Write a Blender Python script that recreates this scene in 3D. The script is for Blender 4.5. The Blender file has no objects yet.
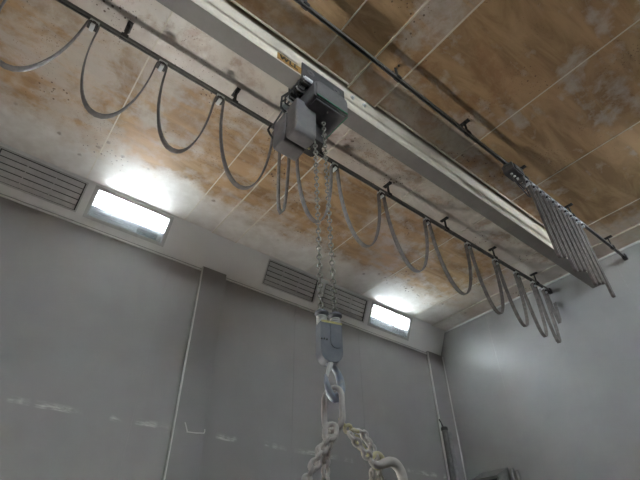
import bpy, bmesh, math, random
from mathutils import Vector, Matrix, Quaternion
random.seed(4)
PI = math.pi
C = bpy.context.scene.collection
S = 3.65            # metres from camera height up to the ceiling
CZ = 1.65           # camera height above the floor


def P(x, y, z):     # room units -> metres
    return Vector((S * x, S * y, CZ + S * z))


V = Vector

# ------------------------------------------------------------------ materials


class NT:
    """small helper for writing node expressions"""

    def __init__(self, name):
        self.m = bpy.data.materials.new(name)
        self.m.use_nodes = True
        self.t = self.m.node_tree
        self.n = self.t.nodes
        self.b = self.n['Principled BSDF']

    def lk(self, a, b):
        self.t.links.new(a, b)

    def put(self, sock, v):
        if isinstance(v, (int, float)):
            sock.default_value = v
        elif isinstance(v, (tuple, list)):
            sock.default_value = tuple(v) + ((1,) if len(v) == 3 and len(sock.default_value) == 4 else ())
        else:
            self.lk(v, sock)

    def math(self, op, a, b=0.0, c=0.0, clamp=False):
        n = self.n.new('ShaderNodeMath')
        n.operation = op
        n.use_clamp = clamp
        self.put(n.inputs[0], a)
        self.put(n.inputs[1], b)
        self.put(n.inputs[2], c)
        return n.outputs[0]

    def step(self, v, lo, hi, a=0.0, b=1.0):
        n = self.n.new('ShaderNodeMapRange')
        n.interpolation_type = 'SMOOTHSTEP'
        self.put(n.inputs['Value'], v)
        self.put(n.inputs['From Min'], lo)
        self.put(n.inputs['From Max'], hi)
        self.put(n.inputs['To Min'], a)
        self.put(n.inputs['To Max'], b)
        return n.outputs[0]

    def coord(self, scale=(1, 1, 1), loc=(0, 0, 0), rot=(0, 0, 0)):
        g = self.n.new('ShaderNodeNewGeometry')
        mp = self.n.new('ShaderNodeMapping')
        mp.inputs['Scale'].default_value = scale
        mp.inputs['Location'].default_value = loc
        mp.inputs['Rotation'].default_value = rot
        self.lk(g.outputs['Position'], mp.inputs[0])
        return mp.outputs[0]

    def objcoord(self, scale=(1, 1, 1)):
        g = self.n.new('ShaderNodeTexCoord')
        mp = self.n.new('ShaderNodeMapping')
        mp.inputs['Scale'].default_value = scale
        self.lk(g.outputs['Object'], mp.inputs[0])
        return mp.outputs[0]

    def noise(self, vec, scale, detail=4, rough=0.55, dist=0.0):
        n = self.n.new('ShaderNodeTexNoise')
        self.lk(vec, n.inputs['Vector'])
        n.inputs['Scale'].default_value = scale
        n.inputs['Detail'].default_value = detail
        n.inputs['Roughness'].default_value = rough
        n.inputs['Distortion'].default_value = dist
        return n.outputs[0]

    def voronoi(self, vec, scale, rand=1.0):
        n = self.n.new('ShaderNodeTexVoronoi')
        self.lk(vec, n.inputs['Vector'])
        n.inputs['Scale'].default_value = scale
        n.inputs['Randomness'].default_value = rand
        return n.outputs['Distance'], n.outputs['Color']

    def sep(self, vec):
        n = self.n.new('ShaderNodeSeparateXYZ')
        self.lk(vec, n.inputs[0])
        return n.outputs

    def mix(self, f, a, b):
        n = self.n.new('ShaderNodeMix')
        n.data_type = 'RGBA'
        self.put(n.inputs[0], f)
        self.put(n.inputs[6], a)
        self.put(n.inputs[7], b)
        return n.outputs[2]

    def set(self, **k):
        for a, v in k.items():
            self.put(self.b.inputs[a.replace('_', ' ')], v)
        return self.m

    def bump(self, h, strength=0.2, dist=0.01):
        n = self.n.new('ShaderNodeBump')
        n.inputs['Strength'].default_value = strength
        n.inputs['Distance'].default_value = dist
        self.lk(h, n.inputs['Height'])
        self.lk(n.outputs[0], self.b.inputs['Normal'])


def dusty(name, col, dust, amt=0.4, rough=0.6, metal=0.0, scale=25, spec=0.4):
    t = NT(name)
    n = t.noise(t.objcoord(), scale, 5, 0.6)
    f = t.step(n, 0.5 - 0.18, 0.5 + 0.22, 0.0, amt)
    t.put(t.b.inputs['Base Color'], t.mix(f, col, dust))
    t.set(Roughness=rough, Metallic=metal)
    t.b.inputs['Specular IOR Level'].default_value = spec
    return t.m


def ceiling_mat():
    t = NT('stained_ceiling_paint')
    v = t.coord((1 / S, 1 / S, 1 / S))
    x, y, z = t.sep(v)[:3]
    # bigger blotches, smears across the panels, fine grain
    n1 = t.noise(v, 3.2, 9, 0.62, 0.5)
    vs = t.coord((0.6 / S, 2.6 / S, 1 / S), rot=(0, 0, 0.5))
    n2 = t.noise(vs, 7.0, 7, 0.62, 0.8)
    n3 = t.noise(v, 22, 5, 0.6)
    nb = t.noise(v, 6.0, 6, 0.7)
    # stain amount, browned further for dim light past the thin rail: clean margins by the lit side coves, paler beside the beam
    ye = t.math('ADD', y, t.math('MULTIPLY', t.math('SUBTRACT', nb, 0.5), 0.32))
    far = t.step(ye, 1.075, 0.965)
    near = t.step(ye, -0.14, -0.04)
    edge = t.math('MULTIPLY', far, near)
    body = t.step(y, 0.655, 0.70, 0.26, 1.0)
    dim_beyond = t.step(y, 0.30, 0.40, 1.45, 0.88)  # extra brown also paints in the dimmer light past the thin rail
    m = t.step(y, 0.46, 0.50)
    zone = t.math('ADD', t.math('MULTIPLY', m, body), t.math('MULTIPLY', t.math('SUBTRACT', 1, m), dim_beyond))
    # right hand end strip and middle cover strip stay greyer
    strip = t.math('MULTIPLY', t.step(x, 0.455, 0.462), t.step(x, 0.560, 0.554))
    strip = t.math('MULTIPLY', strip, t.step(y, 0.30, 0.22))
    endg = t.step(x, 1.40, 1.62)
    left = t.step(x, 0.50, 0.60)
    n4 = t.noise(v, 9.5, 8, 0.72, 0.4)
    blot = t.step(t.math('ADD', t.math('ADD', t.math('MULTIPLY', n1, 0.42), t.math('MULTIPLY', n2, 0.28)), t.math('MULTIPLY', n4, 0.30)), 0.40, 0.55)
    blot = t.math('ADD', t.math('MULTIPLY', blot, 0.66), 0.42)
    f = t.math('MULTIPLY', t.math('MULTIPLY', blot, zone), edge)
    f = t.math('MULTIPLY', f, t.math('SUBTRACT', 1.0, t.math('MULTIPLY', strip, 0.45)))
    f = t.math('MULTIPLY', f, t.math('SUBTRACT', 1.0, t.math('MULTIPLY', endg, 0.6)))
    f = t.math('MULTIPLY', f, t.step(n3, 0.25, 0.72, 0.66, 1.22), clamp=True)
    base = t.mix(t.step(n3, 0.35, 0.7), (0.62, 0.575, 0.525), (0.72, 0.685, 0.64))
    brown = t.mix(t.step(n2, 0.35, 0.65), (0.25, 0.148, 0.066), (0.44, 0.285, 0.15))
    col = t.mix(f, base, brown)
    # rust coloured smears around the beam slot and the seams
    nr = t.noise(v, 14, 7, 0.7, 0.3)
    near_beam = t.math('MULTIPLY', t.step(y, 0.36, 0.42), t.step(y, 0.68, 0.58))
    near_seam = t.math('MULTIPLY', t.step(y, 0.12, 0.22), t.step(y, 0.46, 0.40))
    near_seam = t.math('MULTIPLY', near_seam, t.math('MULTIPLY', t.step(x, 0.46, 0.56), t.step(x, 1.0, 0.7)))
    rz = t.math('MAXIMUM', near_beam, near_seam)
    rust = t.math('MULTIPLY', t.step(nr, 0.47, 0.64), rz)
    col = t.mix(t.math('MULTIPLY', rust, 0.55), col, (0.25, 0.115, 0.04))
    # mould dots, in clusters
    d, vc = t.voronoi(v, 85)
    clus = t.noise(v, 5.5, 3, 0.55)
    size = t.step(clus, 0.50, 0.68, 0.0, 0.27)
    dots = t.step(t.math('SUBTRACT', d, size), 0.03, -0.06)
    dots = t.math('MULTIPLY', dots, t.step(ye, 1.12, 1.04))
    col = t.mix(t.math('MULTIPLY', dots, 0.85), col, (0.07, 0.035, 0.018))
    d3, _ = t.voronoi(v, 150)
    sp = t.math('MULTIPLY', t.step(t.math('SUBTRACT', d3, t.step(nb, 0.42, 0.70, 0.0, 0.30)), 0.02, -0.08), t.step(ye, 1.10, 1.0))
    col = t.mix(t.math('MULTIPLY', sp, 0.6), col, (0.11, 0.055, 0.025))
    d2, _ = t.voronoi(v, 24)
    big = t.math('MULTIPLY', t.step(t.math('ADD', d2, t.math('MULTIPLY', t.math('SUBTRACT', n3, 0.5), 0.5)), 0.20, 0.07),
                 t.math('MULTIPLY', t.step(ye, 0.96, 1.02), t.step(ye, 1.10, 1.05)))
    col = t.mix(t.math('MULTIPLY', big, 0.65), col, (0.12, 0.08, 0.05))
    t.put(t.b.inputs['Base Color'], col)
    t.put(t.b.inputs['Roughness'], t.step(f, 0.0, 0.9, 0.34, 0.6))
    t.b.inputs['Specular IOR Level'].default_value = 0.45
    t.bump(n2, 0.25, 0.012)
    return t.m


def panel_mat(name, c0, c1, scuff=True, rough=0.5):
    t = NT(name)
    v = t.coord((1 / S, 1 / S, 1 / S))
    x, y, z = t.sep(v)[:3]
    n = t.noise(v, 4, 6, 0.6)
    col = t.mix(t.step(n, 0.3, 0.7), c0, c1)
    if scuff:
        zz = t.math('SUBTRACT', z, t.math('MULTIPLY', t.math('SUBTRACT', t.noise(v, 5, 2), 0.5), 0.016))
        # line of old chalky scuffs where things rubbed the wall (height above floor in room units)
        ln = t.math('MULTIPLY', t.step(zz, 0.797, 0.800), t.step(zz, 0.818, 0.803))
        gx = t.noise(t.coord((1 / S, 0, 0)), 9, 3, 0.6)
        fine = t.noise(t.coord((6 / S, 6 / S, 30 / S)), 6, 4, 0.7)
        f = t.math('MULTIPLY', ln, t.math('MULTIPLY', t.step(gx, 0.46, 0.58), t.step(fine, 0.35, 0.7)))
        col = t.mix(t.math('MULTIPLY', f, 0.8), col, (0.66, 0.64, 0.61))
    t.put(t.b.inputs['Base Color'], col)
    t.set(Roughness=rough)
    return t.m


def emit_mat(name, col, s):
    t = NT(name)
    t.set(Base_Color=(0.9, 0.9, 0.9), Emission_Color=col, Emission_Strength=s)
    return t.m


def glass_mat():
    m = bpy.data.materials.new('dusty_clear_glass')
    m.use_nodes = True
    t = m.node_tree
    t.nodes.clear()
    o = t.nodes.new('ShaderNodeOutputMaterial')
    tr = t.nodes.new('ShaderNodeBsdfTransparent')
    tr.inputs[0].default_value = (0.93, 0.96, 0.97, 1)
    gl = t.nodes.new('ShaderNodeBsdfGlossy')
    gl.inputs['Roughness'].default_value = 0.08
    fr = t.nodes.new('ShaderNodeFresnel')
    fr.inputs[0].default_value = 1.45
    mx = t.nodes.new('ShaderNodeMixShader')
    df = t.nodes.new('ShaderNodeBsdfTranslucent')
    df.inputs[0].default_value = (0.8, 0.82, 0.82, 1)
    mx2 = t.nodes.new('ShaderNodeMixShader')
    mx2.inputs[0].default_value = 0.19
    t.links.new(fr.outputs[0], mx.inputs[0])
    t.links.new(tr.outputs[0], mx.inputs[1])
    t.links.new(gl.outputs[0], mx.inputs[2])
    t.links.new(mx.outputs[0], mx2.inputs[1])
    t.links.new(df.outputs[0], mx2.inputs[2])
    t.links.new(mx2.outputs[0], o.inputs[0])
    return m


LAMP_S = 60.0
M = dict(
    ceil=ceiling_mat(),
    wall=panel_mat('grey_wall_sheet', (0.275, 0.262, 0.258), (0.31, 0.296, 0.291)),
    endwall=panel_mat('grey_white_wall', (0.33, 0.328, 0.324), (0.375, 0.372, 0.368), False, 0.34),
    post=panel_mat('grey_post', (0.25, 0.238, 0.236), (0.28, 0.267, 0.264), False),
    cove=panel_mat('white_cove_paint', (0.76, 0.755, 0.745), (0.82, 0.815, 0.80), False, 0.55),
    caulk=dusty('pale_sealant', (0.62, 0.56, 0.46), (0.72, 0.68, 0.60), 0.6),
    whitetrim=dusty('white_trim', (0.66, 0.66, 0.64), (0.74, 0.74, 0.72), 0.5),
    beam=dusty('cream_beam_paint', (0.66, 0.60, 0.505), (0.70, 0.645, 0.55), 0.5, 0.58, 0, 9),
    beamdirt=dusty('rusty_beam_paint', (0.60, 0.55, 0.47), (0.36, 0.20, 0.09), 0.7, 0.5, 0, 14),
    underface=dusty('grey_beam_underside', (0.235, 0.222, 0.21), (0.29, 0.27, 0.25), 0.6, 0.5, 0, 6),  # underside greyer and darker than the girder sides
    floor=dusty('concrete_floor', (0.10, 0.095, 0.09), (0.15, 0.145, 0.135), 0.6, 0.8, 0, 3),
    dark=dusty('dark_rail_steel', (0.11, 0.107, 0.104), (0.20, 0.19, 0.175), 0.5, 0.45, 0.2),
    black=dusty('black_steel', (0.025, 0.025, 0.025), (0.07, 0.065, 0.06), 0.4, 0.5),
    cable=dusty('dusty_grey_cable', (0.13, 0.12, 0.115), (0.24, 0.21, 0.19), 0.7, 0.6, 0, 20),
    thincable=dusty('black_cable', (0.03, 0.03, 0.03), (0.08, 0.08, 0.08), 0.5),
    zinc=dusty('galvanised_steel', (0.55, 0.57, 0.58), (0.70, 0.70, 0.68), 0.6, 0.5, 0.0),
    hoist=dusty('grey_hoist_paint', (0.125, 0.12, 0.122), (0.175, 0.167, 0.163), 0.6, 0.5, 0, 12),
    hoistdark=dusty('dark_hoist_casting', (0.055, 0.055, 0.058), (0.10, 0.10, 0.10), 0.5, 0.5, 0, 12),
    green=dusty('green_seal', (0.03, 0.20, 0.10), (0.10, 0.22, 0.15), 0.5),
    chain=dusty('load_chain_steel', (0.115, 0.11, 0.10), (0.42, 0.40, 0.33), 0.7, 0.45, 0.2, 60),
    block=dusty('blue_grey_block', (0.15, 0.165, 0.195), (0.21, 0.215, 0.225), 0.6, 0.55, 0, 18),
    yellow=dusty('faded_yellow_edge', (0.50, 0.44, 0.16), (0.46, 0.44, 0.32), 0.6, 0.6, 0, 30),
    hook=dusty('worn_blue_hook', (0.26, 0.31, 0.40), (0.42, 0.41, 0.39), 0.8, 0.5, 0.2, 22),
    dustchain=dusty('dust_coated_chain', (0.47, 0.445, 0.425), (0.57, 0.54, 0.495), 0.7, 0.75, 0, 22),
    yellowchain=dusty('yellow_worn_chain', (0.55, 0.50, 0.28), (0.58, 0.54, 0.45), 0.7, 0.75, 0, 22),
    plate=dusty('ochre_plate', (0.36, 0.20, 0.045), (0.28, 0.165, 0.06), 0.6, 0.6, 0, 30),
    letter=dusty('black_lettering', (0.02, 0.015, 0.01), (0.05, 0.04, 0.03), 0.4),
    tube=emit_mat('lit_fluorescent_tube', (0.93, 0.965, 1.0), LAMP_S * 1.12),
    fartube=emit_mat('lit_far_tube', (0.89, 0.955, 1.0), LAMP_S * .56),
    lowtube=emit_mat('lit_low_tube', (1.0, 0.95, 0.88), LAMP_S * 1.05),
    reflector=dusty('white_reflector', (0.75, 0.77, 0.78), (0.70, 0.72, 0.73), 0.4, 0.35),
    glass=glass_mat(),
    slat=dusty('pale_vent_slat', (0.56, 0.555, 0.545), (0.48, 0.47, 0.45), 0.6, 0.5),
    ventdark=dusty('dark_vent_duct', (0.035, 0.034, 0.033), (0.06, 0.055, 0.05), 0.5),
    ventframe=dusty('vent_frame_paint', (0.55, 0.55, 0.54), (0.48, 0.47, 0.45), 0.5),
    conduit=dusty('dark_grey_pipe', (0.10, 0.10, 0.095), (0.17, 0.165, 0.155), 0.6, 0.45, 0.2),
    hood=dusty('weathered_grey_hood', (0.22, 0.22, 0.22), (0.32, 0.31, 0.30), 0.6, 0.5, 0.1),
    chip=dusty('chalky_paint_chip', (0.62, 0.60, 0.57), (0.50, 0.48, 0.45), 0.5),
    void=dusty('dark_roof_void', (0.03, 0.03, 0.03), (0.05, 0.05, 0.05), 0.5),
)

# ------------------------------------------------------------------ mesh tools


class MB:
    def __init__(self):
        self.bm = bmesh.new()

    def box(self, c, s, rot=None, bev=0.0):
        m = Matrix.Translation(V(c)) @ (rot.to_4x4() if rot else Matrix()) @ Matrix.Diagonal((s[0], s[1], s[2], 1))
        tmp = bmesh.new()
        bmesh.ops.create_cube(tmp, size=1.0, matrix=m)
        if bev:
            bmesh.ops.bevel(tmp, geom=list(tmp.edges), offset=bev, segments=2, profile=0.6, affect='EDGES')
        self.join(tmp)
        return self

    def bb(self, a, b, bev=0.0):
        a, b = V(a), V(b)
        return self.box((a + b) / 2, [abs(v) for v in (b - a)], None, bev)

    def join(self, tmp):
        me = bpy.data.meshes.new('t')
        tmp.to_mesh(me)
        tmp.free()
        self.bm.from_mesh(me)
        bpy.data.meshes.remove(me)

    def cyl(self, p0, p1, r0, r1=None, n=20):
        p0, p1 = V(p0), V(p1)
        d = p1 - p0
        q = d.to_track_quat('Z', 'Y').to_matrix().to_4x4()
        bmesh.ops.create_cone(self.bm, cap_ends=True, segments=n, radius1=r0, radius2=r0 if r1 is None else r1,
                              depth=d.length, matrix=Matrix.Translation((p0 + p1) / 2) @ q)
        return self

    def sphere(self, c, r, s=(1, 1, 1), n=14):
        bmesh.ops.create_uvsphere(self.bm, u_segments=n, v_segments=n // 2 + 2, radius=r,
                                  matrix=Matrix.Translation(V(c)) @ Matrix.Diagonal((s[0], s[1], s[2], 1)))
        return self

    def sweep(self, path, prof, closed=False, up=None, scales=None, cap=True):
        """prof: 2D points (side, normal); up fixes the side vector"""
        path = [V(p) for p in path]
        n = len(path)
        rings = []
        side = None
        for i, p in enumerate(path):
            a = path[(i - 1) % n] if (closed or i > 0) else p
            b = path[(i + 1) % n] if (closed or i < n - 1) else p
            t = (b - a).normalized()
            if up is not None:
                s = (V(up) - t * V(up).dot(t)).normalized()
            elif side is None:
                ref = V((0, 0, 1)) if abs(t.z) < 0.9 else V((1, 0, 0))
                s = ref.cross(t).normalized()
            else:
                s = (side - t * side.dot(t)).normalized()
            side = s
            nn = t.cross(s)
            k = scales[i] if scales else 1.0
            rings.append([self.bm.verts.new(p + s * u * k + nn * w * k) for u, w in prof])
        m = len(prof)
        for i in range(n if closed else n - 1):
            r, q = rings[i], rings[(i + 1) % n]
            for j in range(m):
                self.bm.faces.new((r[j], r[(j + 1) % m], q[(j + 1) % m], q[j]))
        if cap and not closed:
            self.bm.faces.new(rings[0][::-1])
            self.bm.faces.new(rings[-1])
        return self

    def tube(self, path, r, n=10, closed=False, scales=None, up=None):
        return self.sweep(path, [(r * math.cos(2 * PI * k / n), r * math.sin(2 * PI * k / n)) for k in range(n)],
                          closed, up, scales)

    def prism(self, poly, fn, a, b):
        """poly of 2D points, fn(u, v, w) -> point; w runs a..b"""
        lo = [self.bm.verts.new(fn(u, v, a)) for u, v in poly]
        hi = [self.bm.verts.new(fn(u, v, b)) for u, v in poly]
        m = len(poly)
        for j in range(m):
            self.bm.faces.new((lo[j], lo[(j + 1) % m], hi[(j + 1) % m], hi[j]))
        self.bm.faces.new(lo[::-1])
        self.bm.faces.new(hi)
        return self

    def lathe(self, prof, c, n=24, axis=None):
        """prof (r, h) about z through c"""
        c = V(c)
        q = (V(axis).to_track_quat('Z', 'Y') if axis else Quaternion())
        rings = []
        for r, h in prof:
            rings.append([self.bm.verts.new(c + q @ V((r * math.cos(2 * PI * k / n), r * math.sin(2 * PI * k / n), h)))
                          for k in range(n)])
        for a, b in zip(rings, rings[1:]):
            for j in range(n):
                self.bm.faces.new((a[j], a[(j + 1) % n], b[(j + 1) % n], b[j]))
        self.bm.faces.new(rings[0][::-1])
        self.bm.faces.new(rings[-1])
        return self

    def build(self, name, mat, parent=None, smooth=35):
        bm = self.bm
        off = origin(parent) if parent else V((0, 0, 0))
        if off.length:
            bmesh.ops.translate(bm, verts=bm.verts, vec=-off)
        bmesh.ops.recalc_face_normals(bm, faces=bm.faces)
        if smooth:
            for f in bm.faces:
                f.smooth = True
            for e in bm.edges:
                if len(e.link_faces) == 2 and e.calc_face_angle(0) > math.radians(smooth):
                    e.smooth = False
        me = bpy.data.meshes.new(name)
        bm.to_mesh(me)
        bm.free()
        me.materials.append(mat)
        o = bpy.data.objects.new(name, me)
        C.objects.link(o)
        if parent:
            o.parent = parent
        return o


def origin(o):
    p = V((0, 0, 0))
    while o:
        p = p + o.location
        o = o.parent
    return p


def recenter(o):
    """put a top-level mesh's origin at the middle of its mesh"""
    me = o.data
    c = sum((v.co for v in me.vertices), V((0, 0, 0))) / len(me.vertices)
    for v in me.vertices:
        v.co -= c
    o.location = c
    return o


def thing(name, label, cat, loc, group=None):
    o = bpy.data.objects.new(name, None)
    o.empty_display_size = 0.1
    C.objects.link(o)
    o.location = loc
    o['label'] = label
    o['category'] = cat
    if group:
        o['group'] = group
    return o


def tag(o, label, cat, group=None):
    o['label'] = label
    o['category'] = cat
    if group:
        o['group'] = group
    return o


def struct(o, label=None, cat=None):
    o['kind'] = 'structure'
    if label:
        o['label'] = label
    if cat:
        o['category'] = cat
    return o


def copy_tree(o, parent=None):
    c = o.copy()
    C.objects.link(c)
    c.parent = parent
    for ch in list(o.children):
        copy_tree(ch, c)
    return c


# ------------------------------------------------------------------ room shell
X0, X1 = -0.69, 1.72
YM = 0.4765                     # middle of the room, below it runs the beam
YF = 1.239                      # wall with the visible lights
YN = 2 * YM - YF
CY = 1.183                      # upper edge of the sloping cove
CB = 0.878                      # lower edge of the cove
SL0, SL1 = 0.4525, 2 * YM - 0.4525

b = MB()
b.bb(P(X0 - .03, YN - .03, -CZ / S - 0.05), P(X1 + .03, YF + .03, -CZ / S))
struct(b.build('floor', M['floor']), 'bare grey concrete floor of the booth', 'floor')
b = MB()
b.bb(P(X0, SL1, 1), P(X1, CY + .02, 1.012))
b.bb(P(X0, 2 * YM - CY - .02, 1), P(X1, SL0, 1.012))
ceil = struct(b.build('ceiling', M['ceil']), 'brown-stained white ceiling with black mould dots and a long slot', 'ceiling')
b = MB()
b.bb(P(X0, SL0 - .06, 1.012), P(X1, SL0 - .05, 1.14))
b.bb(P(X0, SL1 + .05, 1.012), P(X1, SL1 + .06, 1.14))
b.bb(P(X0, SL0 - .06, 1.14), P(X1, SL1 + .06, 1.15))
struct(b.build('trim_1', M['void']), 'dark roof void above the ceiling slot', 'trim')
# walls
b = MB()
b.bb(P(X0 - .02, YF, -CZ / S), P(X1 + .02, YF + .02, 1.01))
wall_far = struct(b.build('wall_back', M['wall']), 'long grey sheeted wall below the sloping light cove', 'wall')
b = MB()
b.bb(P(X0 - .02, YN - .02, -CZ / S), P(X1 + .02, YN, 1.01))
struct(b.build('wall_front', M['wall']), 'long grey wall behind the viewer', 'wall')
b = MB()
b.bb(P(X1, YN, -CZ / S), P(X1 + .02, YF, 1.15))
wr = struct(b.build('wall_right', M['endwall']), 'pale grey end wall with faint vertical panel joints', 'wall')
b = MB()
b.bb(P(X0 - .02, YN, -CZ / S), P(X0, YF, 1.15))
struct(b.build('wall_left', M['endwall']), 'pale grey end wall at the left end', 'wall')
# faint joints on the end wall and the long wall
k = 2
for yy in (0.955, 0.671, 0.387, 0.103):
    b = MB()
    b.bb(P(X1 - .0006, yy - .0012, -CZ / S), P(X1 + .001, yy + .0012, 0.995))
    struct(b.build('trim_%d' % k, M['endwall']), 'thin vertical joint strip on the end wall', 'trim')
    k += 1
for xx in (0.363, 0.867, 1.19, 0.05):
    b = MB()
    b.bb(P(xx - .004, YF - .0009, -CZ / S), P(xx + .004, YF + .001, CB))
    struct(b.build('trim_%d' % k, M['wall']), 'faint vertical overlap of the grey wall sheet', 'trim')
    k += 1
# posts that stand proud of the wall sheets
for (xa, xb) in ((-.69, -.595), (.469, .5585), (1.617, 1.7195)):
    b = MB()
    b.bb(P(xa, YF - .0115, -CZ / S), P(xb, YF + .001, CB + .004), 0.006)
    po = struct(b.build('trim_%d' % k, M['post']), 'flat grey post standing proud of the wall sheets', 'trim')
    k += 1
    b = MB()
    b.bb(P(xa - .0022, YF - .0125, -CZ / S), P(xa + .0012, YF - .004, CB), 0.002)
    e = b.build('lit_edge_strip', M['whitetrim'], po)  # whitened so the post's side face looks lit
    if xa == .469:
        b = MB()
        yb = YF - .0122
        for (u0, z0, u1, z1) in ((.497, .371, .507, .349), (.506, .3475, .557, .352), (.557, .352, .5575, .363)):
            b.tube([P(u0, yb, z0), P((u0 + u1) / 2 + .001, yb, (z0 + z1) / 2 - .001), P(u1, yb, z1)], 0.006, 6)
        b.build('paint_chip', M['chip'], po)
for xa in (-.6925, 1.7165):
    b = MB()
    b.bb(P(xa, YF - .0155, -CZ / S), P(xa + .006, YF - .0105, CB), 0.003)
    struct(b.build('trim_%d' % k, M['whitetrim']), 'pale bead of sealant in the room corner', 'trim')
    k += 1
# ledge trim under the cove, on top of the wall sheets
for yy, sg in ((YF, -1), (YN, 1)):   # far and near wall
    for (xa, xb) in ((-.595, .469), (.5585, 1.617)):
        b = MB()
        y0, y1 = sorted((yy + sg * .0025, yy - sg * .001))
        b.bb(P(xa, y0, CB - .010), P(xb, y1, CB - .004), 0.002)
        struct(b.build('trim_%d' % k, M['whitetrim']), 'pale ledge on top of the wall sheet below the cove', 'trim')
        k += 1

# ------------------------------------------------------------------ cove with openings
LAMPS = [(.077, .315), (1.242, 1.482)]
VENTS = [(-.455, -.225), (-.186, .045), (.706, .938), (.978, 1.208)]
dv = (P(0, YF, CB) - P(0, CY, 1))
CL = dv.length
dvn = dv.normalized()


def cove_pt(side):
    """side +1: far wall; -1: the wall behind the viewer.  returns f(x_ratio, v metres, n metres into the room)"""
    def f(x, v, n):
        d = V((0, dvn.y * side, dvn.z))
        nn = V((0, d.z * side, -d.y * side))
        if nn.z > 0:
            nn = -nn
        o = P(x, YM + side * (CY - YM), 1)
        return o + d * v + nn * n
    return f


VA, VB = 0.052, 0.385            # opening along the slope
for side, nm in ((1, 'trim_%d' % k), (-1, 'trim_%d' % (k + 1))):
    f = cove_pt(side)
    xs = sorted([X0, X1] + [q for p in LAMPS + VENTS for q in p])
    vs = [0, VA, VB, CL]
    b = MB()
    for i in range(len(xs) - 1):
        for j in range(3):
            if j == 1 and any(abs(xs[i] - p[0]) < 1e-6 for p in LAMPS + VENTS):
                continue
            cs = [(xs[i], vs[j]), (xs[i + 1], vs[j]), (xs[i + 1], vs[j + 1]), (xs[i], vs[j + 1])]
            top = [b.bm.verts.new(f(x, v, 0)) for x, v in cs]
            bot = [b.bm.verts.new(f(x, v, -.02)) for x, v in cs]
            for a in range(4):
                c = (a + 1) % 4
                b.bm.faces.new((top[a], top[c], bot[c], bot[a]))
            b.bm.faces.new(top)
            b.bm.faces.new(bot[::-1])
    bmesh.ops.remove_doubles(b.bm, verts=b.bm.verts, dist=1e-4)
    struct(b.build(nm, M['cove'], None, 20), 'white sloping cove between wall and ceiling' + (
        ' on the lamp side' if side > 0 else ' behind the viewer'), 'trim')
k += 2


def cbox(b, f, x0, x1, v0, v1, n0, n1):
    pts = [f(x, v, n) for n in (n0, n1) for x, v in ((x0, v0), (x1, v0), (x1, v1), (x0, v1))]
    vs = [b.bm.verts.new(p) for p in pts]
    for q in ((0, 1, 2, 3), (7, 6, 5, 4), (0, 4, 5, 1), (1, 5, 6, 2), (2, 6, 7, 3), (3, 7, 4, 0)):
        b.bm.faces.new([vs[i] for i in q])
    return b


MX = 1 / S


def make_lamp(x0, x1, side, label):
    f = cove_pt(side)
    t = thing('cove_light', label, 'light', f((x0 + x1) / 2, (VA + VB) / 2, -.06), 'fluorescent lights let into the coves')
    e = .0006
    b = MB()
    D = -.085
    cbox(b, f, x0 + e, x1 - e, VA + .002, VB - .002, D - .006, D)            # back
    cbox(b, f, x0 + e, x0 + e + .004, VA + .002, VB - .002, D, -.001)
    cbox(b, f, x1 - e - .004, x1 - e, VA + .002, VB - .002, D, -.001)
    cbox(b, f, x0 + e, x1 - e, VA + .002, VA + .012, D, -.001)
    cbox(b, f, x0 + e, x1 - e, VB - .012, VB - .002, D, -.001)
    b.build('housing', M['reflector'], t, 0)
    # outer frame
    b = MB()
    w = .028
    cbox(b, f, x0 - w * MX, x1 + w * MX, VA - w, VA + .006, .0005, .004)
    cbox(b, f, x0 - w * MX, x1 + w * MX, VB - .006, VB + w, .0005, .004)
    cbox(b, f, x0 - w * MX, x0 + .006 * MX, VA + .006, VB - .006, .0005, .004)
    cbox(b, f, x1 - .006 * MX, x1 + w * MX, VA + .006, VB - .006, .0005, .004)
    b.build('frame', M['ventframe'], t, 0)
    # reflector shelf added to keep tube light off the ballast tray below
    b = MB()
    cbox(b, f, x0 + .004, x1 - .004, VA + .198, VA + .204, -.080, -.012)
    b.build('reflector', M['reflector'], t, 0)
    b = MB()
    cbox(b, f, x0 + .006, x1 - .006, VA + .206, VB - .016, -.070, -.058)
    for q in (.222, .243, .265):
        cbox(b, f, x0 + .008, x1 - .008, VA + q, VA + q + .008, -.058, -.046)
    b.build('ballast_tray', M['slat'], t, 0)
    b = MB()
    cbox(b, f, x1 - .085, x1 - .02, VA + .225, VB - .03, -.058, -.032)
    b.build('ballast', M['conduit'], t, 0)
    for q in (.042, .135):
        b = MB()
        b.cyl(f(x0 + .020, VA + q, -.026), f(x1 - .020, VA + q, -.026), .016, n=12)
        b.build('fluorescent_tube', M['fartube' if side > 0 else 'tube'], t)
        for xa, xb in ((x0 + .006, x0 + .020), (x1 - .020, x1 - .006)):
            b = MB()
            cbox(b, f, xa, xb, VA + q - .014, VA + q + .014, -.080, -.022)
            b.build('lamp_holder', M['slat'], t, 0)
    for q in (.214, .238):
        b = MB()
        b.cyl(f(x0 + .008, VA + q, -.03), f(x1 - .008, VA + q, -.03), .004, n=6)
        b.build('wire_guard', M['zinc'], t)
    b = MB()
    cbox(b, f, x0 + .002, x1 - .002, VA + .007, VB - .007, -.0040, -.0005)
    b.build('glass_pane', M['glass'], t, 0)
    return t


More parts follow.
